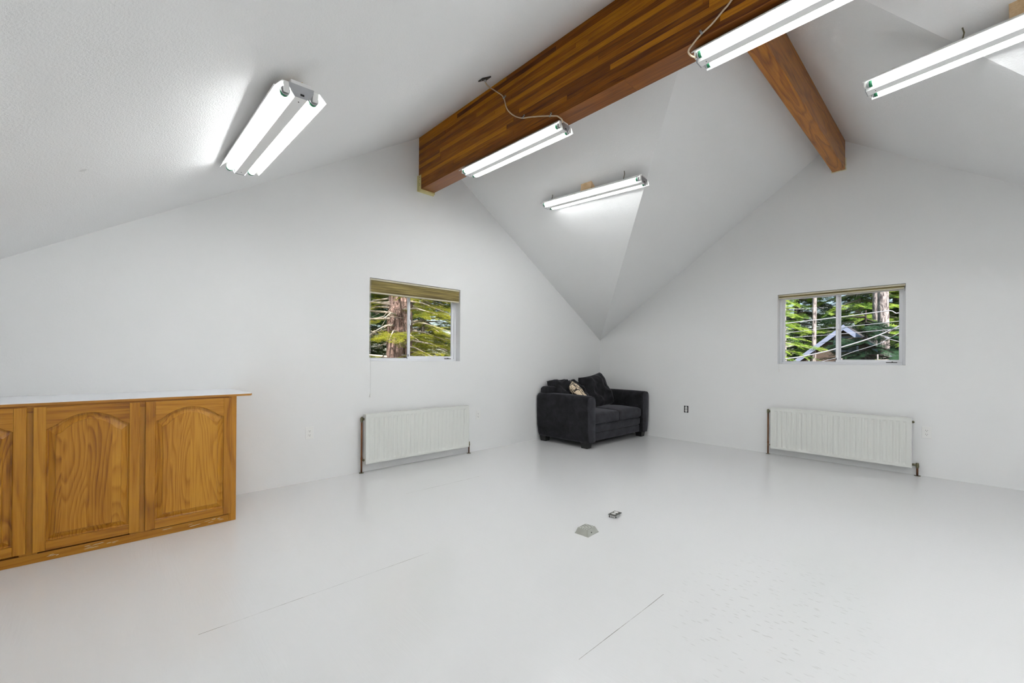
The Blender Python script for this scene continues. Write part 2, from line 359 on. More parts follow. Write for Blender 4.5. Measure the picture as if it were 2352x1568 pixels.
# ---------------------------------------------------------------- windows
def window(name, axis, u0, u1, z0, z1, s, mull, sash_left):
    """axis x: window in left wall (plane x=0, outside is -x); axis y: right wall (outside +y). s=+1/-1 outward"""
    root = thing(name, (0, 0, 0), kind='structure')
    def B(nm, ua, ub, za, zb, da, db, mat, bev=.003, parent=root):
        bm = BM(); da, db = sorted((s*da, s*db))
        if axis == 'x': box(bm, da, db, ua, ub, za, zb, bev)
        else: box(bm, ua, ub, da, db, za, zb, bev)
        return link(nm, bm, mat, parent)
    # outer frame
    fw = .028
    B('frame_jamb', u0, u0+fw, z0, z1, .085, .15, M['vinyl']); B('frame_jamb', u1-fw, u1, z0, z1, .085, .15, M['vinyl'])
    B('frame_sill', u0+fw, u1-fw, z0, z0+.022, .085, .15, M['vinyl']); B('frame_head', u0+fw, u1-fw, z1-.03, z1, .085, .15, M['vinyl'])
    a0, a1, b0, b1 = u0+fw, mull+.022, mull-.022, u1-fw
    # two sashes, the inner one slides
    for k, (p, q, d) in enumerate(((a0, a1, .122), (b0, b1, .098))):
        sash = B('sash', p, p+.026 if k else p+.020, z0+.022, z1-.03, d, d+.022, M['vinyl'])
        wr = .045 if k else .026
        B('stile', q-.03 if k else q-.026, q, z0+.022, z1-.03, d, d+.022, M['vinyl'], parent=sash)
        B('rail', p+.02, q-.026, z0+.022, z0+.022+(.034 if k else .012), d, d+.022, M['vinyl'], parent=sash)
        B('rail', p+.02, q-.026, z1-.056, z1-.03, d, d+.022, M['vinyl'], parent=sash)
        B('pane', p+.018, q-.02, z0+.03, z1-.04, d+.009, d+.013, M['glass'], 0, parent=sash)
    B('latch', mull-.012, mull+.012, z0+.40, z0+.46, .088, .098, M['vinyl'], .003)
    B('keeper', mull+.03-.05, mull+.036-.05, z0+.05, z0+.075, .094, .099, M['slot'], .001)
    B('sash_lock', u1-.16, u1-.07, z0+.023, z0+.031, .09, .098, M['darkmetal'], .001)
    B('lock_tab', u1-.115, u1-.105, z0+.031, z0+.037, .09, .098, M['darkmetal'], .001)
    return root
window('window_1', 'x', *WL[:2], *WL[2:], -1, -3.492, True)
window('window_2', 'y', *WR[:2], *WR[2:], 1, 3.172, True)
def shade(axis, s, u0, u1, zt, zb, folds, cord_u, cord_len, label):
    c = ((0, (u0+u1)/2, zb) if axis == 'x' else ((u0+u1)/2, 0, zb))
    root = thing('window_shade', c, label, 'window shade', 'shades in the two windows')
    def P(u, d, z): return Vector((s*d, u, z))-Vector(c) if axis == 'x' else Vector((u, s*d, z))-Vector(c)
    def B(nm, ua, ub, za, zb_, da, db, mat, bev=.002, par=root):
        a, b_ = P(ua, da, za), P(ub, db, zb_); bm = BM()
        box(bm, min(a.x, b_.x), max(a.x, b_.x), min(a.y, b_.y), max(a.y, b_.y), min(a.z, b_.z), max(a.z, b_.z), bev); return link(nm, bm, mat, par)
    B('headrail', u0+.004, u1-.004, zt-.022, zt-.004, .006, .05, M['shade_cream'])
    # pleated stack
    bm = BM(); n = folds; zz = [zt-.022-(zt-.022-zb-.014)*k/(2*n) for k in range(2*n+1)]
    front = [(.008 if k % 2 else .013, z) for k, z in enumerate(zz)]; prof = front+[(.045, zz[-1]), (.045, zz[0])]
    A = [bm.verts.new(P(u0+.005, d, z)) for d, z in prof]; Bv = [bm.verts.new(P(u1-.012, d, z)) for d, z in prof]
    bm.faces.new(A); bm.faces.new(Bv[::-1])
    for i in range(len(prof)): bm.faces.new((A[i], Bv[i], Bv[(i+1) % len(prof)], A[(i+1) % len(prof)]))
    link('pleated_fabric', bm, M['shade'], root)
    B('bottom_rail', u0+.005, u1-.012, zb, zb+.014, .006, .047, M['shade_cream'])
    cz = zb+.01
    tb('cord', [P(cord_u, -.008, zt-.02), P(cord_u, -.009, cz-.3), P(cord_u+.002, -.008, cz-cord_len)], .0014, M['white_plastic'], root, 6)
    bm = BM(); q = P(cord_u+.002, -.008, cz-cord_len)
    tube(bm, [q+Vector((0, 0, .012)), q+Vector((0, 0, .006)), q-Vector((0, 0, .014)), q-Vector((0, 0, .02))], [.003, .007, .009, .004], 10)
    link('cord_pull', bm, M['white_plastic'], root)
    return root
shade('x', -1, WL[0], WL[1], WL[3], 1.812, 3, -4.0, 1.055, 'tan pleated shade pulled up deep in the window above the left radiator')
shade('y', 1, WR[0], WR[1], WR[3], 1.893, 1, 2.607, .88, 'thin tan pleated shade fully raised in the window above the right radiator')

# ---------------------------------------------------------------- laminated ridge beam
rnd = random.Random(5)
beam = thing('ridge_beam', (0, -3.362, 3.012), 'deep laminated pine ridge beam of striped boards running from the left wall', 'beam')
y0, y1, LH = -.085, .085, .0392
for k in range(15):
    x = 0
    if k == 0:
        cuts = [0, 2.6, 5.1, XN]
    else:
        cuts = [0]; x = rnd.uniform(.35, 1.6)
        while x < XN-.3: cuts.append(x); x += rnd.uniform(.8, 2.0)
        cuts.append(XN)
    for a, c_ in zip(cuts, cuts[1:]):
        dy = rnd.uniform(-.0006, .0006)
        bm = BM(); box(bm, a+.0003, c_-.0003, y0+dy, y1+dy, k*LH+.0002, (k+1)*LH-.0002, .0012, seg=1)
        if k == 0:
            bm.normal_update()
            for f in bm.faces: f.material_index = 1 if f.normal.z < -.5 else 0
        link('lamination', bm, [M['lam'], M['lam_under']], beam)
# cream steel hanger at the wall
hb = BM(); x1 = .055
box(hb, 0, x1, y0-.006, y0-.0008, -.006, .155, .001); box(hb, 0, x1, y0-.006, y1+.006, -.022, -.0012, .001); box(hb, 0, x1, y1+.0008, y1+.006, -.006, .155, .001)
box(hb, 0, .012, y0-.02, y0-.004, -.022, .15, .001); box(hb, 0, .012, y1+.004, y1+.02, -.022, .15, .001)
hanger = tag(link('hanger_bracket', hb, M['cream'], beam), 'cream painted steel hanger')
for zz in (.045, .062, .105, .13):
    tb('nail', [(.032, y0-.005, zz), (.032, y0-.0085, zz)], .0035, M['darkmetal'], hanger, 8)

# cross ridge timber
tim = thing('ridge_timber', (3.188, 0, 3.268), 'solid brown stained timber running from the deep beam to the right wall', 'beam')
bm = BM(); box(bm, -.058, .058, -3.276, 0, 0, .325, .006, seg=2); link('timber', bm, M['timber'], tim)
bm = BM(); rr_ = random.Random(2)
for i in range(9):
    t_ = i/8; px = -.064+rr_.uniform(-.003, .003) if i < 0 else None
def chip(bm, x, z, sx, sz): box(bm, x-sx, x+sx, -.014, 0.001, z-sz, z+sz, .002, seg=1)
for i in range(6): chip(bm, .062+rr_.uniform(-.002, .003), .008+i*.022, .005, .009+rr_.uniform(0, .004))
for i in range(7): chip(bm, -.05+i*.017, -.004+rr_.uniform(-.002, .002), .008, .004)
chip(bm, -.062, .006, .005, .010); chip(bm, .056, -.003, .01, .006)
tag(link('plaster_edge', bm, M['plaster'], tim), 'chipped pale plaster around the timber end')

# ---------------------------------------------------------------- light fixtures
def fixture(loc, yaw_, roll_, pit, label, cable_end, mount):
    L = 1.18
    u = Vector((math.cos(yaw_)*math.cos(pit), math.sin(yaw_)*math.cos(pit), math.sin(pit)))
    h = Vector((-math.sin(yaw_), math.cos(yaw_), 0)); up = u.cross(h)
    n = h*math.cos(roll_)+up*math.sin(roll_); w_ = u.cross(n)
    root = thing('tube_light', loc, label, 'light', 'two-tube strip lights')
    root.rotation_euler = Matrix(((u.x, n.x, w_.x), (u.y, n.y, w_.y), (u.z, n.z, w_.z))).to_euler()
    hl = L/2
    # reflector: folded sheet
    prof = [(-.110, .0), (-.108, -.004), (-.078, .029), (-.040, .029), (-.026, -.0185), (.026, -.0185), (.040, .029), (.078, .029), (.108, -.004), (.110, .0)]
    th = .0016; bm = BM(); out = [(y, z+th+.0008) for y, z in prof]
    poly = prof+out[::-1]
    A = [bm.verts.new((-hl-.012, *p)) for p in poly]; B_ = [bm.verts.new((hl+.012, *p)) for p in poly]; m_ = len(prof)
    for i in range(len(poly)): bm.faces.new((A[i], A[(i+1) % len(poly)], B_[(i+1) % len(poly)], B_[i]))
    for V in (A, B_):
        for i in range(m_-1): bm.faces.new((V[i], V[i+1], V[2*m_-2-i], V[2*m_-1-i]))
    link('reflector', bm, M['reflector'], root)
    # channel / ballast box behind
    bx('channel', (-hl-.01, hl+.01, -.042, .042, .0315, .05), M['reflector'], root, .002)
    for s in (-1, 1):
        ep = BM(); prism(ep, [(-.052, .031), (.052, .031), (.050, .012), (.030, -.021), (-.030, -.021), (-.050, .012)], 'x', s*(hl+.0125), s*(hl+.016))
        pl = link('end_plate', ep, M['galv'], root)
        bx('knockout', (s*(hl+.016)-.0015, s*(hl+.016)+.0015, -.006, .010, -.012, -.004), M['slot'], pl, 0)
        for y in (-.06, .06):
            sk = BM(); box(sk, min(s*(hl+.002), s*(hl+.014)), max(s*(hl+.002), s*(hl+.014)), y-.012, y+.012, -.014, .028, .003)
            so = link('lamp_socket', sk, M['white_plastic'], root)
    for y in (-.06, .06):
        bm = BM(); tube(bm, [(-hl+.012, y, 0), (hl-.012, y, 0)], .0185, 20, cap=True)
        tu = link('tube', bm, M['tube'], root)
        for s in (-1, 1):
            bm = BM(); tube(bm, [(s*(hl-.013), y, 0), (s*(hl-.004), y, 0)], [.0192, .0192], 20); link('tube_cap', bm, M['galv'], tu)
            bm = BM(); tube(bm, [(s*(hl-.030), y, 0), (s*(hl-.012), y, 0)], [.0196, .0196], 20); link('green_ring', bm, M['green'], tu)
    for x_ in (-hl+.03, hl-.03): tb('screw', [(x_, 0, -.018), (x_, 0, -.020)], .003, M['darkmetal'], root, 8)
    for (xa, ya, xb, yb, dz0, dz1, kind) in mount:
        bm = BM()
        if kind == 'block':
            prism(bm, [(ya, .0505), (yb, .0505), (yb, dz1), (ya, dz0)], 'x', xa, xb)
            link('wood_block', bm, M['block'], root)
        else:
            p = [(xa, ya, .030), (xa, ya, .050), (xa+.006, ya+.003, (dz0+.05)/2), (xa, ya, dz0)]
            tube(bm, p, .0035, 8); link('hook', bm, M['brass'], root)
    return root
fixture((1.545, -5.325, 2.334), .005, .035, -.029, 'two-tube strip light on the sloping ceiling left of the beam', 1,
        [(.38, -.045, .48, .045, .066, .120, 'block'), (-.45, -.045, -.35, .045, .066, .120, 'block')])
fixture((1.402, -3.357, 2.962), .036, -.005, .004, 'two-tube strip light under the wall end of the deep beam', 2, [])
fixture((3.654, -3.338, 2.962), -.011, -.02, 0, 'two-tube strip light under the near end of the beam, cut by the top edge', 3, [])
fixture((1.503, -2.328, 2.842), .02, -.07, -.048, 'small-looking two-tube strip light on the slope between beam and corner', 4,
        [(-.10, -.04, .03, .04, .150, .112, 'block'), (-.5, -.03, 0, 0, .13, 0, 'hook'), (.4, -.03, 0, 0, .15, 0, 'hook')])
fixture((4.327, -2.44, 2.905), -.092, -.12, .028, 'two-tube strip light at upper right hung below the slope', 5,
        [(.0, -.05, .42, .04, .150, .10, 'block'), (-.17, -.05, 0, 0, .115, 0, 'hook')])

# ---------------------------------------------------------------- cables on the beam
def cable(label, pts, clips, group='cables feeding the beam lights'):
    o = Vector(pts[0]); root = thing('power_cable', o, label, 'cable', group)
    bm = BM(); tube(bm, [Vector(p)-o for p in catmull(pts, 6)], .0052, 8); link('sheath', bm, M['cable'], root)
    for c_, ang in clips:
        c_ = Vector(c_)-o; d = Vector((math.cos(ang), 0, math.sin(ang)))
        bm = BM(); tube(bm, [c_-d*.006, c_+d*.006], .0075, 10); q = Vector((-d.z, 0, d.x))
        tube(bm, [c_+q*.006+Vector((0, .003, 0)), c_+q*.026+Vector((0, .004, 0))], [.005, .006], 8)
        cl_ = link('clip', bm, M['galv'], root)
        tb('clip_nail', [c_+q*.019+Vector((0, .006, 0)), c_+q*.019-Vector((0, .004, 0))], .003, M['darkmetal'], cl_, 8)
    return root
Y = -3.4555
cable('beige cable drooping from the dark ceiling plate to the light under the beam\'s wall end',
      [(1.497, -3.748, 3.397), (1.43, -3.65, 3.42), (1.31, -3.47, 3.515), (1.384, Y, 3.449), (1.419, Y, 3.396), (1.44, Y, 3.33), (1.475, Y, 3.27), (1.552, Y, 3.197), (1.641, Y, 3.143), (1.722, Y, 3.117), (1.844, Y, 3.075), (2.003, Y, 3.013), (2.045, Y-.012, 2.985), (2.062, Y+.01, 2.965), (2.03, -3.40, 2.975)],
      [((1.41, Y, 3.41), -1.0), ((1.65, Y, 3.141), -.5), ((1.95, Y, 3.033), -.4)])
cable('beige cable curling down the beam to the light cut by the top edge',
      [(3.62, Y, 3.50), (3.42, Y, 3.28), (3.28, Y, 3.128), (3.234, Y, 3.095), (3.175, Y, 3.055), (3.106, Y, 3.026), (3.069, Y-.004, 2.996), (3.045, Y-.01, 2.965), (3.05, Y+.01, 2.945), (3.058, -3.39, 2.955)],
      [((3.118, Y, 3.034), .45)])
# dark junction plate on the slope
pr = thing('junction_plate', (1.500, -3.745, 3.4065), 'small dark metal junction plate on the ceiling beside the beam', 'plate', rot=(math.atan(.6135), 0, 0))
bm = BM(); box(bm, -.028, .028, -.052, .052, -.008, 0, .002); link('plate', bm, M['darkmetal'], pr)
for y_ in (-.04, .04): tb('screw', [(0, y_, -.008), (0, y_, -.011)], .004, M['galv'], pr, 8)
tb('cable_clamp', [(0, 0, -.008), (0, .0, -.024)], [.012, .009], M['galv'], pr, 10)

# ---------------------------------------------------------------- base cabinet and countertop
cab = thing('base_cabinet', (.63, -6.03, 0), 'long honey oak base cabinet with arched doors standing along the left wall', 'cabinet')
ye, yl, H = .753, -.735, .872
bx('side_panel', (-.60, -.02, ye-.016, ye-.001, 0, H), M['oak_z'], cab, .001)
bx('carcass', (-.60, -.021, yl, ye-.0165, .01, H-.002), M['oak_z'], cab, 0)
ff = bx('face_frame_stile', (-.019, 0, ye-.044, ye, 0, H), M['oak_z'], cab, .001)
for a, c_ in ((.213-.02, .29), (-.258, -.19)):
    bx('face_frame_stile', (-.019, 0, a, c_, .05, H-.038), M['oak_z'], cab, .001)
bx('face_frame_rail', (-.019, 0, yl, ye-.0445, H-.038, H), M['oak_y'], cab, .001)
bx('face_frame_rail', (-.019, 0, yl, ye-.0445, 0, .0495), M['oak_y'], cab, .001)
# paint scuffs on the bottom rail
rs = random.Random(3)
for cy in (-.12, .0, .05, .10, .36, .52, .6, .68):
    for j in range(3):
        bm = BM(); y_ = cy+rs.uniform(-.03, .03); z_ = .026+rs.uniform(-.008, .010); l_ = rs.uniform(.006, .022); hh = rs.uniform(.0005, .0015)
        prism(bm, [(y_-l_, z_), (y_-l_*.4, z_+hh), (y_+l_*.5, z_+hh*1.3+.001), (y_+l_, z_+.0015), (y_+l_*.3, z_-hh+.001), (y_-l_*.5, z_-hh)], 'x', .0, .0005)
        link('paint_scuff', bm, M['plaster'], cab)
def door(ya, yb, z0, z1):
    d = .020; wst = .048; rb = .052; zs = z1-.125+.0; ah = .082
    root = thing('door', (0, 0, 0)); root.parent = cab
    X0, X1 = .001, .021
    def prof(s): # arch height, flat shoulders then cathedral curve
        e_ = .09
        if s < e_ or s > 1-e_: return 0.012*math.sin(min(s, 1-s)/e_*PI/2)
        q = (s-e_)/(1-2*e_); return .012+(ah-.012)*math.sin(PI*q)**.75
    N = 28
    iy0, iy1 = ya+wst, yb-wst; iz0 = z0+rb
    # stiles and rails
    for (a, c_) in ((ya, iy0), (iy1, yb)):
        b1 = BM(); box(b1, X0, X1, a, c_, z0, z1, .0022); link('stile', b1, M['oak_z'], root)
    b2 = BM(); box(b2, X0, X1-.0004, iy0, iy1, z0, iz0, .0018); link('rail', b2, M['oak_y'], root)
    b3 = BM(); arc = [(iy0+(iy1-iy0)*i/N, zs+prof(i/N)) for i in range(N+1)]
    prism(b3, arc+[(iy1, z1), (iy0, z1)], 'x', X0, X1-.0004)
    link('rail', b3, M['oak_y'], root)
    # raised panel: rings follow the arch inwards
    b4 = BM(); rings = []
    for inset, x_ in ((0, .008), (.004, .005), (.010, .005), (.036, .0155), (.0375, .0195)):
        ring = []
        sy = lambda q: iy0+inset+(iy1-iy0-2*inset)*q
        for i in range(N+1): ring.append((sy(i/N), zs+prof(i/N)-inset))
        ring += [(iy1-inset, iz0+inset), (iy0+inset, iz0+inset)]
        rings.append([b4.verts.new((x_, y_, z_)) for y_, z_ in ring])
    for r0, r1 in zip(rings, rings[1:]):
        for i in range(len(r0)): b4.faces.new((r0[i], r0[(i+1) % len(r0)], r1[(i+1) % len(r0)], r1[i]))
    b4.faces.new(rings[-1]); link('panel', b4, M['oak_panel'], root)
    return root
door(-.700, -.232, .066, .866-.002); door(-.207, .236, .062, .864); door(.263, .722, .058, .864)
ct = thing('countertop', (.30, -6.0, .872), 'thin white laminate countertop on the oak cabinet', 'countertop')
bm = BM(); poly = [(-.299, -.765), (.336, -.765), (.336, .806), (.30, .823), (-.299, .790)]
prism(bm, poly, 'z', 0.0145, .0165); link('laminate', bm, M['countertop'], ct)
bm = BM(); prism(bm, poly, 'z', 0.0005, .0144); tag(link('board_edge', bm, M['ply_edge'], ct), 'brown raw board under the laminate')

# ---------------------------------------------------------------- radiators
def radiator(axis, u0, u1, z0, z1, label, tall_u, short_u):
    """axis x: on left wall, front faces +x;  axis y: on right wall, front faces -y. local frame: a along wall, d out from wall"""
    if axis == 'x': O = Vector((0, (u0+u1)/2, 0)); m = lambda a, d, z: Vector((d, a-O.y, z))
    else: O = Vector(((u0+u1)/2, 0, 0)); m = lambda a, d, z: Vector((a-O.x, -d, z))
    root = thing('panel_radiator', O, label, 'radiator', 'white fluted panel radiators')
    d0, d1 = .036, .092
    def bxx(nm, a0, a1, da, db, za, zb, mat, par, bev=.002):
        p, q = m(a0, da, za), m(a1, db, zb); bm = BM()
        box(bm, min(p.x, q.x), max(p.x, q.x), min(p.y, q.y), max(p.y, q.y), za, zb, bev); return link(nm, bm, mat, par)
    # fluted front panel
    bm = BM(); nf = 24; W_ = u1-u0; mg = .032; pitch_ = (W_-2*mg)/nf
    aa = [u0+.004]
    for i in range(nf):
        s_ = u0+mg+i*pitch_
        aa += [s_+pitch_*.10, s_+pitch_*.22, s_+pitch_*.34, s_+pitch_*.66, s_+pitch_*.78, s_+pitch_*.90]
    aa.append(u1-.004)
    dep = [0]+[0, .55, 1, 1, .55, 0]*nf+[0]
    za, zb = z0+.004, z1-.012
    zz = [za, za+.022, za+.030, za+.042, zb-.042, zb-.030, zb-.022, zb]; zd = [0, 0, .6, 1, 1, .6, 0, 0]
    grid = [[bm.verts.new(m(a, d1-.0062*dp*zf, z)) for a, dp in zip(aa, dep)] for z, zf in zip(zz, zd)]
    for r0, r1 in zip(grid, grid[1:]):
        for i in range(len(aa)-1):
            f = bm.faces.new((r0[i], r0[i+1], r1[i+1], r1[i]))
    bmesh.ops.recalc_face_normals(bm, faces=bm.faces)
    link('front_panel', bm, M['radiator'], root, recalc=False)
    bxx('body', u0+.006, u1-.006, d0, d1-.014, z0+.006, z1-.016, M['radiator'], root)
    bxx('side_cover', u0, u0+.005, d0-.004, d1+.0015, z0, z1-.002, M['radiator'], root, .0015)
    bxx('side_cover', u1-.005, u1, d0-.004, d1+.0015, z0, z1-.002, M['radiator'], root, .0015)
    # top grille: slats
    bxx('top_rim', u0+.0052, u1-.0052, d1-.006, d1+.001, z1-.012, z1, M['radiator'], root)
    bxx('top_rim', u0+.0052, u1-.0052, d0-.003, d0+.004, z1-.012, z1, M['radiator'], root)
    bm = BM(); n = 80
    for i in range(n):
        a = u0+.012+(W_-.024)*i/n; p, q = m(a, d0+.004, z1-.008), m(a+.008, d1-.006, z1-.004)
        box(bm, min(p.x, q.x), max(p.x, q.x), min(p.y, q.y), max(p.y, q.y), p.z, q.z)
    tag(link('top_grille', bm, M['radiator'], root), kind='stuff')
    for a in (u0+.2, u1-.2): bxx('wall_bracket', a-.015, a+.015, .0, d0+.002, z0+.06, z1-.06, M['radiator'], root)
    # tall copper pipe with valve (from the floor to the top corner)
    sgn = 1 if tall_u < u0 else -1
    zt = z1-.045; dd = .042
    pp = link_pipe = BM(); tube(pp, [m(tall_u, dd, .006), m(tall_u, dd, zt-.03)], .0082, 14); pipe = link('pipe', pp, M['copper'], root)
    bm = BM(); tube(bm, [m(tall_u, dd, .13), m(tall_u, dd, .155)], .0096, 14); link('coupling', bm, M['copper'], pipe)
    bm = BM(); tube(bm, [m(tall_u, dd, .0), m(tall_u, dd, .004)], [.024, .022], 16); link('escutcheon', bm, M['brass'], pipe)
    bm = BM()
    tube(bm, [m(tall_u, dd, zt-.036), m(tall_u, dd, zt-.022), m(tall_u, dd, zt-.018), m(tall_u, dd, zt+.004), m(tall_u, dd, zt+.010), m(tall_u, dd, zt+.018)], [.010, .0125, .0135, .0135, .0095, .010], 12)
    e_ = u0 if sgn == 1 else u1
    tube(bm, [m(tall_u, dd, zt-.006), m((tall_u+e_)/2, dd+.004, zt-.006)], .0085, 12); tube(bm, [m((tall_u+e_)/2, dd+.004, zt-.006), m(e_+sgn*.001, dd+.006, zt-.006)], [.013, .013], 8)
    tag(link('valve', bm, M['brass'], root), 'tarnished valve at the head of the copper pipe')
    # short rusty pipe at the other bottom corner
    e2 = u1 if sgn == 1 else u0; zb_ = z0+.032
    bm = BM(); tube(bm, [m(short_u, dd, .004), m(short_u, dd, zb_-.02)], .0088, 12); sp_ = link('pipe', bm, M['rust'], root)
    bm = BM(); tube(bm, [m(short_u, dd, 0), m(short_u, dd, .004)], [.026, .024], 16); link('escutcheon', bm, M['brass'], sp_)
    bm = BM(); tube(bm, [m(short_u, dd, zb_-.032), m(short_u, dd, zb_-.016), m(short_u, dd, zb_+.004), m(short_u, dd, zb_+.02)], [.010, .0145, .0125, .0115], 12)
    tube(bm, [m(short_u, dd, zb_), m(e2-sgn*.001, dd+.005, zb_)], [.0105, .012], 10)
    tag(link('valve', bm, M['brass'], root), 'tarnished valve at the short pipe')
    # bleed and blank plugs
    for (uu, z_, s_) in ((u0, z0+.04, -1), (u1, z1-.04, 1)) if sgn == 1 else ():
        bm = BM(); tube(bm, [m(uu, .055, z_), m(uu+s_*.010, .055, z_), m(uu+s_*.018, .055, z_)], [.012, .012, .007], 8); link('plug', bm, M['brass'], root)
    return root
radiator('x', -4.078, -2.795, .088, .587, 'white fluted panel radiator on the left wall below the window', -4.10, -2.757)
radiator('y', 2.543, 3.800, .076, .576, 'white fluted panel radiator on the right wall below the window', 2.506, 3.838)

# ---------------------------------------------------------------- outlets
def outlet(axis, u, z, label, bare=False):
    root = thing('wall_outlet', (0, u, z) if axis == 'x' else (u, 0, z), label, 'outlet')
    m = (lambda a, d, h: Vector((d, a, h))) if axis == 'x' else (lambda a, d, h: Vector((a, -d, h)))
    def B(nm, a0, a1, da, db, z0, z1, mat, par, bev=.0):
        p, q = m(a0, da, z0), m(a1, db, z1); bm = BM()
        box(bm, min(p.x, q.x), max(p.x, q.x), min(p.y, q.y), max(p.y, q.y), z0, z1, bev); return link(nm, bm, mat, par)
    if not bare:
        B('cover_plate', -.035, .035, 0, .005, -.0572, .0572, M['white_plastic'], root, .0018); base = .005
    else:
        B('open_box', -.031, .031, 0, .0015, -.048, .048, M['slot'], root)
        B('yoke', -.012, .012, .0015, .003, -.05, .05, M['galv'], root); base = .002
    for s in (-1, 1):
        bm = BM(); pts = []
        for k in range(20):
            a = 2*PI*k/20; pts.append((.0168*math.cos(a), max(-.0125, min(.0125, .0155*math.sin(a)))+s*.0195))
        A = [bm.verts.new(m(p[0], base, p[1])) for p in pts]; B_ = [bm.verts.new(m(p[0], base+.003, p[1])) for p in pts]
        bm.faces.new(B_)
        for i in range(20): bm.faces.new((A[i], A[(i+1) % 20], B_[(i+1) % 20], B_[i]))
        r = link('receptacle', bm, M['white_plastic'], root); d_ = base+.003
        for a, wd, hh in ((-.006, .0011, .0045), (.006, .0011, .0038)): B('slot', a-wd, a+wd, d_-.001, d_+.0003, s*.0195+.003-hh, s*.0195+.003+hh, M['slot'], r)
        B('slot', -.0024, .0024, d_-.001, d_+.0003, s*.0195-.0098, s*.0195-.0055, M['slot'], r)
    if bare: B('body', -.016, .016, .0015, .0022, -.034, .034, M['white_plastic'], root)
    return root
outlet('x', -4.581, .449, 'white double outlet on the left wall between cabinet and radiator')
outlet('x', -2.586, .443, 'white double outlet on the left wall between radiator and sofa')
outlet('y', 3.903, .437, 'white double outlet on the right wall beside the radiator')
outlet('y', 1.463, .449, 'uncovered black-edged outlet on the right wall beside the sofa', True)

# ---------------------------------------------------------------- floor fittings
fb = thing('floor_box', (2.447, -3.62, 0), 'grey metal floor box with sloping sides and punched top', 'outlet box', rot=(0, 0, math.radians(3)))
bm = BM()
lo = [(-.052, -.066), (.052, -.066), (.052, .060), (-.052, .060)]; hi = [(-.040, -.048), (.036, -.048), (.036, .042), (-.040, .042)]
r0 = [bm.verts.new((*p, 0)) for p in lo]; r00 = [bm.verts.new((*p, .004)) for p in lo]; ra = [bm.verts.new((p[0]*.95, p[1]*.95, .005)) for p in lo]; rb_ = [bm.verts.new((*p, .036)) for p in hi]
for a, c_ in ((r0, r00), (r00, ra), (ra, rb_)):
    for i in range(4): bm.faces.new((a[i], a[(i+1) % 4], c_[(i+1) % 4], c_[i]))
bm.faces.new(rb_); bm.faces.new(r0[::-1])
link('housing', bm, simple('grey_painted_metal', lin(172, 174, 166), .5, .2, mottle=.08), fb)
for i in range(5):
    for j in range(6):
        if (i*7+j*3) % 5 == 0: continue
        x_ = -.034+i*.0152; y_ = -.041+j*.0152
        bm = BM(); box(bm, x_, x_+.006, y_, y_+.005, .0358, .0364); link('punched_hole', bm, M['darkmetal'], fb)
tb('screw', [(.046, -.02, .018), (.049, -.02, .018)], .004, M['darkmetal'], fb, 8)
fo = thing('floor_outlet', (2.408, -3.232, 0), 'small dark-plated duplex outlet standing proud of the floor beyond the grey floor box', 'outlet', rot=(0, 0, math.radians(4)))
bx('device_body', (-.014, .014, -.03, .03, 0, .016), M['white_plastic'], fo, .001)
bx('mounting_lip', (-.030, .030, -.050, .052, .016, .0185), M['galv'], fo, .001)
bx('face_plate', (-.028, .028, -.047, .047, .0186, .022), simple('dark_grey_plate', lin(92, 92, 86), .45, .4), fo, .001)
for s in (-1, 1):
    bm = BM(); pts = [(.0155*math.cos(2*PI*k/16), s*.0195+max(-.012, min(.012, .015*math.sin(2*PI*k/16)))) for k in range(16)]
    prism(bm, pts, 'z', .0221, .0245); rc = link('receptacle', bm, M['white_plastic'], fo)
    for a in (-.006, .006): bx('slot', (a-.0012, a+.0012, s*.0195-.003, s*.0195+.005, .0244, .0248), M['slot'], rc)
tb('screw', [(.024, -.03, .0), (.024, -.03, .022)], .003, M['darkmetal'], fo, 8)
tb('screw', [(-.02, -.045, .0), (-.02, -.045, .016)], .003, M['darkmetal'], fo, 8)

# ---------------------------------------------------------------- sofa
def displace(bm, amp, f, seed=0):
    bm.normal_update()
    for v in bm.verts:
        v.co += v.normal*amp*noise.noise((v.co+Vector((seed, seed*2, 0)))*f)
def softbox(name, x0, x1, y0, y1, z0, z1, r, mat, parent, bulge=0, nseg=8, wr=0, seed=0):
    """rounded cushion block: superellipsoid-ish grid box"""
    bm = BM(); bmesh.ops.create_cube(bm, size=2)
    bmesh.ops.subdivide_edges(bm, edges=bm.edges, cuts=nseg, use_grid_fill=True)
    hx, hy, hz = (x1-x0)/2, (y1-y0)/2, (z1-z0)/2; c = Vector(((x0+x1)/2, (y0+y1)/2, (z0+z1)/2))
    for v in bm.verts:
        p = Vector((math.sin(v.co.x*PI/2)*hx, math.sin(v.co.y*PI/2)*hy, math.sin(v.co.z*PI/2)*hz))
        q = Vector((max(-hx+r, min(hx-r, p.x)), max(-hy+r, min(hy-r, p.y)), max(-hz+r, min(hz-r, p.z))))
        d = p-q
        if d.length > 1e-9: p = q+d.normalized()*r
        if bulge:
            fx, fy = 1-(p.x/hx)**2, 1-(p.y/hy)**2
            if p.z > 0: p.z += bulge*max(fx, 0)**.5*max(fy, 0)**.5*(p.z/hz)
        v.co = p+c
    if wr: displace(bm, wr, 7, seed)
    return link(name, bm, mat, parent, smooth=True)
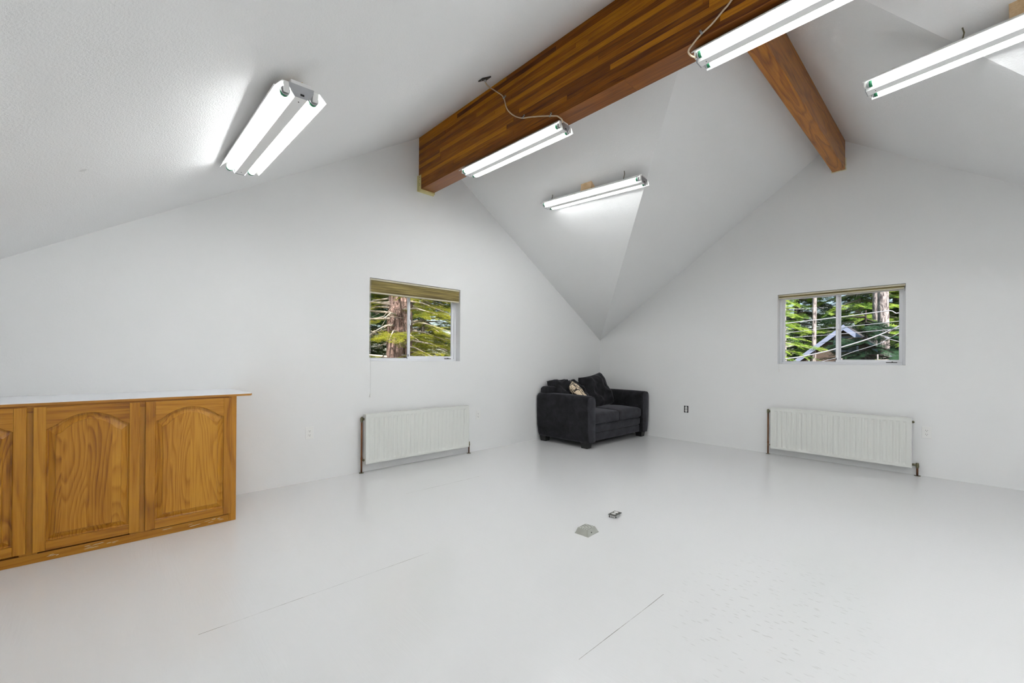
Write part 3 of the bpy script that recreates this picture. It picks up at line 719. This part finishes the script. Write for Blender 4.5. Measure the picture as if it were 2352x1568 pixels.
def pillow(name, w_, h_, t_, mat, parent, loc, rot, wr=.012, seed=0, n=26, ear=.05):
    bm = BM(); bmesh.ops.create_grid(bm, x_segments=n, y_segments=n, size=1)
    top = list(bm.verts); faces = list(bm.faces)
    for v in top:
        a, b_ = v.co.x, v.co.y
        v.co = Vector((a, b_, 1))
    r = bmesh.ops.duplicate(bm, geom=faces+list(bm.edges)+top)
    for g in r['geom']:
        if isinstance(g, bmesh.types.BMVert): g.co.z = -1
    for v in bm.verts:
        a, b_, s = v.co; pa = 1-abs(a)**3; pb = 1-abs(b_)**3
        th = (max(pa, 0)*max(pb, 0))**.42
        k = 1-.07*(1-b_*b_)*abs(a)**4; k2 = 1-.07*(1-a*a)*abs(b_)**4
        x, y, z = a*w_/2*k, b_*h_/2*k2, s*th*t_/2
        wz = noise.noise(Vector((a*2.6+seed, b_*2.0, seed*1.7+s)))*wr*2+noise.noise(Vector((a*6+seed, b_*5, s*3)))*wr
        z += wz*th*1.0
        v.co = Vector((x, y, z))
    bmesh.ops.remove_doubles(bm, verts=bm.verts, dist=.0008)
    o = link(name, bm, mat, parent, smooth=True); o.location = loc; o.rotation_euler = rot; return o
sofa = thing('sofa', (.03, -.79, 0), 'charcoal black velvet two-seat sofa in the corner of the room', 'sofa')
V = M['velvet']
# local: x out of the left wall, y along it (towards the corner), z up
def arm(s):
    # profile in (y,z): inner face, rounded roll top, outer face leaning in at the foot
    ci, co = .575, .765
    P_ = [(ci, .075), (ci, .60), (ci+.004, .635), (ci+.02, .66), (ci+.05, .676), (co-.05, .676), (co-.018, .664), (co-.002, .64), (co, .60), (co-.004, .40), (co-.012, .22), (co-.03, .11), (co-.045, .075)]
    bm = BM(); secs = []
    for x_, sc_, dz in ((.0, .93, -.01), (.012, .985, -.004), (.05, 1, -.002), (.3, 1, .0), (.6, 1, .0), (.835, 1, -.004), (.855, .985, -.006), (.865, .95, -.010)):
        cy, cz = (ci+co)/2, .37
        secs.append([bm.verts.new((x_, s*(cy+(p[0]-cy)*sc_), cz+(p[1]-cz)*(1-(1-sc_)*.35)+dz*(1 if p[1] > .5 else 0))) for p in P_])
    for a, c_ in zip(secs, secs[1:]):
        for i in range(len(P_)): bm.faces.new((a[i], a[(i+1) % len(P_)], c_[(i+1) % len(P_)], c_[i]))
    bm.faces.new(secs[0]); bm.faces.new(secs[-1])
    o = link('arm', bm, V, sofa, smooth=True)
    # front panel with welt
    bm = BM(); fp = [(p[0], p[1]) for p in P_]; cy, cz = (ci+co)/2, .37
    fp = [(cy+(p[0]-cy)*.82, cz+(p[1]-cz)*.955-.004) for p in fp]
    prism(bm, [(s*a, c_) for a, c_ in fp], 'x', .855, .877); es = [e_ for e_ in bm.edges]
    bmesh.ops.bevel(bm, geom=es, offset=.005, segments=2, profile=.5, affect='EDGES')
    link('front_panel', bm, M['velvet_seat'], o, smooth=True)
    bm = BM(); tube(bm, [(.866, s*a, c_) for a, c_ in [(cy+(p[0]-cy)*.9, cz+(p[1]-cz)*.975-.004) for p in P_]]+[(.866, s*(cy+(P_[0][0]-cy)*.9), cz+(P_[0][1]-cz)*.975)], .0055, 6)
    link('piping', bm, V, o)
arm(-1); arm(1)
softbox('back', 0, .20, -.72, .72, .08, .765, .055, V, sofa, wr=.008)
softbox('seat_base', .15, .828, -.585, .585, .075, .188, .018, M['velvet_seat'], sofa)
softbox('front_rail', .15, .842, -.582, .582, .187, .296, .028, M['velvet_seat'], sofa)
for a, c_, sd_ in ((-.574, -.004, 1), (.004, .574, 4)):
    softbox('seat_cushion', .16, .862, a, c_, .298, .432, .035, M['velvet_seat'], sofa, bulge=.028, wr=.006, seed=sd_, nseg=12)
for x_ in (.07, .785):
    for y_ in (-.665, .665):
        bm = BM(); a = [(x_-.055, y_-.05), (x_+.055, y_-.05), (x_+.055, y_+.05), (x_-.055, y_+.05)]
        lo = [bm.verts.new((x_+(p[0]-x_)*.82, y_+(p[1]-y_)*.82, 0)) for p in a]; hi = [bm.verts.new((*p, .078)) for p in a]
        for i in range(4): bm.faces.new((lo[i], lo[(i+1) % 4], hi[(i+1) % 4], hi[i]))
        bm.faces.new(lo); bm.faces.new(hi); link('foot', bm, M['foot'], sofa)
def axes(wv, uv):
    wv = Vector(wv).normalized(); uv = Vector(uv); uv = (uv-wv*uv.dot(wv)).normalized(); nv = wv.cross(uv)
    return Matrix((wv, uv, nv)).transposed().to_euler()
pillow('back_cushion', .70, .50, .22, V, sofa, (.205, -.255, .650), axes((-.05, 1, -.05), (-.75, 0, .66)), wr=.028, seed=3)
pillow('back_cushion', .62, .54, .24, V, sofa, (.26, .285, .660), axes((-.08, 1, .11), (-.42, 0, .9)), wr=.018, seed=8)
Fh = Vector((-.728, .685, 0)); dd = Vector((.685, .728, 0))*.66-Vector((0, 0, .75))
pil = pillow('throw_pillow', .38, .40, .125, M['leopard'], None, (.41, -1.085, .655), axes(Fh*1.0+Vector((.12, .12, .14)), -dd), wr=.006, seed=2, n=18)
tag(pil, 'cream and black leopard print pillow propped behind the sofa arm', 'pillow')

# ---------------------------------------------------------------- outdoors
GZ = -3.2
b = BM(); box(b, -60, 60, -40, 90, GZ-.3, GZ); tag(link('ground', b, M['ground']), kind='structure')
def trunk_bm(bm, h, r0, r1, lean=(0, 0), n=20, rough=.06, seed=0, steps=26):
    pts = []; rings = []
    for i in range(steps+1):
        t_ = i/steps; z = h*t_; cx, cy = lean[0]*t_, lean[1]*t_; r = r0+(r1-r0)*t_
        rings.append([bm.verts.new((cx+math.cos(a)*(r*(1+rough*noise.noise(Vector((math.cos(a)*2.2+seed, math.sin(a)*2.2, z*.8))))), cy+math.sin(a)*(r*(1+rough*2*noise.noise(Vector((math.cos(a)*3+seed, math.sin(a)*3, z*2.2))))), z)) for a in [2*PI*k/n for k in range(n)]])
    for a, c_ in zip(rings, rings[1:]):
        for k in range(n):
            f = bm.faces.new((a[k], a[(k+1) % n], c_[(k+1) % n], c_[k])); f.smooth = True
    bm.faces.new(rings[0]); bm.faces.new(rings[-1])
def spray(V_, F_, o, d, up, L_, rs, nl=.034, tw=.5, dens=1.0, bw=.0042):
    """flat fan of needles: main stem o->o+d*L_, side twigs, needles as thin triangles"""
    side = d.cross(up).normalized()
    def needles(p, q, m_):
        ax = (q-p); ln = ax.length; ax = ax.normalized(); sd_ = ax.cross(up).normalized()
        k = max(3, int(ln/.013*dens))
        for i in range(k):
            t_ = (i+.5)/k; c_ = p+ax*ln*t_
            for s in (-1, 1):
                dd = (sd_*s*.85+ax*.55+up*rs.uniform(-.15, .35)).normalized(); l_ = nl*(1-.35*t_)*rs.uniform(.7, 1.15)
                b0 = len(V_); w_ = ax*bw
                V_.append(c_-w_); V_.append(c_+w_); V_.append(c_+dd*l_); F_.append((b0, b0+1, b0+2))
    pts = [o+d*(L_*i/5)-up*(.10*L_*(i/5)**2) for i in range(6)]
    for a, c_ in zip(pts, pts[1:]): needles(a, c_, 0)
    k = max(4, int(L_/.055))
    for i in range(k):
        t_ = .12+.85*i/k; c_ = o+d*(L_*t_)-up*(.10*L_*t_*t_)
        for s in (-1, 1):
            tl = L_*tw*(1-t_*.8)*rs.uniform(.7, 1.1)
            dd = (side*s*.8+d*.65+up*rs.uniform(-.12, .1)).normalized(); needles(c_, c_+dd*tl, 0)
def conifer_parts(seed, h, r0, z_lo, z_hi, nb, reach, nl, dens, dead=0, az=None, gap=.13, bw=.009):
    rs = random.Random(seed); V_, F_ = [], []; bb = BM()
    for i in range(nb):
        z = z_lo+(z_hi-z_lo)*(i+rs.random())/nb; a = rs.uniform(0, 2*PI) if az is None else rs.uniform(*az)
        L_ = reach*(1-.55*(z-z_lo)/(h-z_lo))*rs.uniform(.6, 1.1)
        d = Vector((math.cos(a), math.sin(a), rs.uniform(-.25, .12))).normalized(); o = Vector((0, 0, z))
        tip = o+d*L_*.9-Vector((0, 0, .10*L_))
        tube(bb, [o, o+d*L_*.45, tip], [.028, .016, .005], 6, cap=False)
        if dead and rs.random() < dead:
            for q in range(7):
                t_ = rs.uniform(.2, .95); p = o+d*L_*t_-Vector((0, 0, .08*L_*t_)); e_ = Vector((rs.uniform(-1, 1), rs.uniform(-1, 1), rs.uniform(-.7, .5))).normalized()
                tube(bb, [p, p+e_*rs.uniform(.12, .45)], [.006, .002], 4, cap=False)
            continue
        m_ = max(3, int(L_/gap))
        for j in range(m_):
            t_ = .22+.78*(j+rs.random()*.5)/m_; p = o+d*L_*t_-Vector((0, 0, .10*L_*t_*t_))
            s = 1 if j % 2 else -1; sd_ = d.cross(Vector((0, 0, 1))).normalized()
            dd = (d*.8+sd_*s*rs.uniform(.3, .9)+Vector((0, 0, rs.uniform(-.35, .1)))).normalized()
            up = (Vector((0, 0, 1))+Vector((rs.uniform(-.4, .4), rs.uniform(-.4, .4), 0))).normalized(); up = (up-dd*up.dot(dd)).normalized()
            spray(V_, F_, p, dd, up, rs.uniform(.3, .55), rs, nl, .55, dens, bw)
    me = bpy.data.meshes.new('needles'); me.from_pydata(V_, [], F_); return me, bb
def tree(name, label, loc, h, r0, r1, fol, mats, lean=(0, 0), group=None, seed=0, rough=.06):
    root = thing(name, loc, label, 'tree', group)
    bm = BM(); trunk_bm(bm, h, r0, r1, lean, seed=seed, rough=rough); link('trunk', bm, mats[0], root)
    if fol:
        me, bb = fol; me.materials.append(mats[1]) if not me.materials else None
        link('branches', bb, M['twig'], root)
        o = bpy.data.objects.new('needles', me); C.objects.link(o); o.parent = root; tag(o, kind='stuff')
    return root
def copy_tree(root, loc, rz, label, group, s=1, mat=None, stem=None):
    c = root.copy(); C.objects.link(c); c.location = loc; c.rotation_euler = (0, 0, rz); c.scale = (s, s, s); c['label'] = label; c['group'] = group
    for ch in list(root.children):
        d = ch.copy(); C.objects.link(d); d.parent = c
        if mat and ch.name.startswith('needles'): d.material_slots[0].link = 'OBJECT'; d.material_slots[0].material = mat
        if stem and not ch.name.startswith('needles'): d.material_slots[0].link = 'OBJECT'; d.material_slots[0].material = stem
    return c
G1 = 'firs beyond the left window'; G2 = 'firs beyond the right window'
old_fir = tree('old_fir', 'reddish-barked fir with a thick trunk close outside the left window', (-4.0, -1.55, GZ), 11, .33, .16,
               conifer_parts(3, 11, .3, 3.3, 7.6, 92, 2.0, .045, .62, dead=.22, bw=.006, gap=.12), (M['bark_red'], M['leaf_olive']), lean=(0.0, .14), group=G1, seed=2, rough=.12)
fir = tree('fir', 'green fir behind the reddish trunk, seen at the left of the left window', (-6.6, -1.4, GZ), 10, .10, .04,
           conifer_parts(11, 10, .14, 2.4, 8.8, 150, 2.1, .06, .42, gap=.12, bw=.011), (M['bark_grey'], M['leaf_green']), group=G1, seed=5)
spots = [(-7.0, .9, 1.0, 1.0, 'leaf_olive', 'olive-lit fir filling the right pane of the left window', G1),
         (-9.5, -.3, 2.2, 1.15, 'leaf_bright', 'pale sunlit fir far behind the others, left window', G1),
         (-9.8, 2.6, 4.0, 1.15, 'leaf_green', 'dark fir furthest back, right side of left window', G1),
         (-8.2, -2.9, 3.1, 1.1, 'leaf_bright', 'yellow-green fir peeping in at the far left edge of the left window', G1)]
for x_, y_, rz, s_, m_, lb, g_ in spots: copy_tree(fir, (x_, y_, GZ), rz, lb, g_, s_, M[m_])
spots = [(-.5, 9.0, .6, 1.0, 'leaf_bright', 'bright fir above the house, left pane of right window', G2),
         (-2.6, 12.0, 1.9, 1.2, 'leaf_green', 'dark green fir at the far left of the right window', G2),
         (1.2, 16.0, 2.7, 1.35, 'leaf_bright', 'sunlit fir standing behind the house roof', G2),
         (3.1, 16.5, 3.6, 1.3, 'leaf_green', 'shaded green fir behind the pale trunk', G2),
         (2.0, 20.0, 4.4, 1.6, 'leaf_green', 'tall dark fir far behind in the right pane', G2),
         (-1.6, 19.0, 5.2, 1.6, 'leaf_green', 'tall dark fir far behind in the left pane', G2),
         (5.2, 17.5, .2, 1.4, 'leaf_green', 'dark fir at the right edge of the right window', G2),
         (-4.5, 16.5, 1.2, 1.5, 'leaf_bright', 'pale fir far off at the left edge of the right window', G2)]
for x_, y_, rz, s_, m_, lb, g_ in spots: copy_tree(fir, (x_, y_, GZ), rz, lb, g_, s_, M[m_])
# young fir tops close below the right window
me, bb = conifer_parts(21, 4.6, .05, 2.2, 4.35, 60, 1.15, .045, .6, bw=.007)
young = tree('young_fir', 'bright yellow-green young fir top at the bottom right of the right window', (2.75, 7.2, GZ), 4.5, .05, .015, (me, bb), (M['bark_grey'], M['leaf_bright']), group='young firs below the right window', seed=3)
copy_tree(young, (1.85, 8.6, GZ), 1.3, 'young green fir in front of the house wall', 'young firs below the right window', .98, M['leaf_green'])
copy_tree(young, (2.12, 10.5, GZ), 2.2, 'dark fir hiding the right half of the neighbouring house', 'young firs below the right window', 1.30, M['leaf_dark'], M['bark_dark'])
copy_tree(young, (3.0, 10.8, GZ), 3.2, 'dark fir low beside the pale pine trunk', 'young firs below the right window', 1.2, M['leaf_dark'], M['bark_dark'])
# bare trunks
tree('pine_trunk', 'pale sunlit thick pine trunk in the right pane of the right window', (2.43, 12, GZ), 14, .165, .11, None, (M['bark_grey'],), lean=(-.15, 0), seed=7)
tree('pine_trunk', 'dark pine trunk close beside the pale sunlit one', (2.03, 13.6, GZ), 14, .13, .11, None, (M['bark_grey'],), lean=(0, 0), seed=8)
tree('slim_trunk', 'slim pale trunk in the left pane of the right window', (.37, 12.6, GZ), 14, .08, .06, None, (M['bark_grey'],), lean=(.1, 0), seed=9)
tree('slim_trunk', 'grey trunk at the left edge of the right window', (.02, 10.6, GZ), 14, .085, .06, None, (M['bark_grey'],), lean=(-.15, 0), seed=10)

# neighbour's house
hs = thing('neighbour_house', (1.3, 12.6, GZ), 'brown gabled neighbouring house with pale blue fascia', 'house')
px_, pz, sl = 0, 2.36-GZ, .86; ew = 2.6
bm = BM(); prism(bm, [(-ew, 0), (ew, 0), (ew, pz-.12-sl*ew), (0, pz-.12), (-ew, pz-.12-sl*ew)], 'y', 0, 5.5); wl = link('wall', bm, M['siding'], hs)
for s in (-1, 1):
    bm = BM(); e_ = ew+.45
    prism(bm, [(0, pz), (s*e_, pz-sl*e_), (s*e_, pz-sl*e_-.10), (0, pz-.10)], 'y', -.30, 5.8); link('roof_slope', bm, M['roofing'], hs)
    bm = BM(); prism(bm, [(0, pz+.01), (s*e_, pz-sl*e_+.01), (s*e_, pz-sl*e_-.17), (0, pz-.17)], 'y', -.34, -.302); tag(link('fascia', bm, M['fascia'], hs), 'pale blue fascia board')
wf = BM(); a0, a1, z0_, z1_ = -.26, .32, 1.50-GZ, 1.93-GZ
for q in ((a0-.05, a0, z0_-.05, z1_+.05), (a1, a1+.05, z0_-.05, z1_+.05), (a0, a1, z1_, z1_+.05), (a0, a1, z0_-.05, z0_)): box(wf, q[0], q[1], -.03, -.001, q[2], q[3])
wfo = link('window_frame', wf, M['fascia'], hs)
bx('pane', (a0, a1, -.012, -.006, z0_, z1_), M['darkglass'], wfo)
bx('downpipe', (-1.06, -1.02, -.05, -.01, 1.0, 1.15-GZ), M['fascia'], hs)
# overhead wires
wires = [([(-.6, 6, 1.90), (1.151, 6, 2.039), (2.137, 6, 2.114), (2.942, 6, 2.192), (3.093, 6, 2.196), (3.156, 6, 2.152), (3.237, 6, 2.146), (3.9, 6, 2.25), (6, 6, 2.7)], .010, 'pale overhead wire highest in the right window, kinked past the trunk'),
         ([(-.6, 6.2, 1.66), (1.15, 6.2, 1.82), (1.749, 6.2, 1.88), (3.238, 6.2, 1.99), (6, 6.2, 2.3)], .005, 'thin overhead wire second from top in the right window'),
         ([(-.6, 6, 1.60), (1.15, 6, 1.687), (2.135, 6, 1.739), (2.922, 6, 1.794), (6, 6, 2.05)], .005, 'thin overhead wire third from top in the right window'),
         ([(-.6, 6, .98), (1.152, 6, 1.179), (1.666, 6, 1.273), (2.136, 6, 1.404), (2.707, 6, 1.61), (3.096, 6, 1.794), (3.238, 6, 1.884), (6, 6, 3.6)], .014, 'thick white overhead cable rising steeply to the right'),
         ([(.2, 6.1, .72), (1.9, 6.1, 1.13), (2.462, 6.1, 1.348), (2.944, 6.1, 1.539), (3.238, 6.1, 1.743), (6, 6.1, 3.4)], .005, 'thin overhead wire below the thick white cable'),
         ([(2.9, 5.9, 1.70), (3.089, 5.9, 1.627), (3.239, 5.9, 1.541), (6, 5.9, .6)], .005, 'short thin wire slanting down at the right edge of the right window')]
for pts, r_, lb in wires:
    bm = BM(); o = Vector(pts[0]); tube(bm, [Vector(p)-o for p in catmull(pts, 4)], r_, 6)
    ob = link('overhead_wire', bm, M['wire']); ob.location = o; tag(ob, lb, 'wire', 'overhead wires outside the right window')
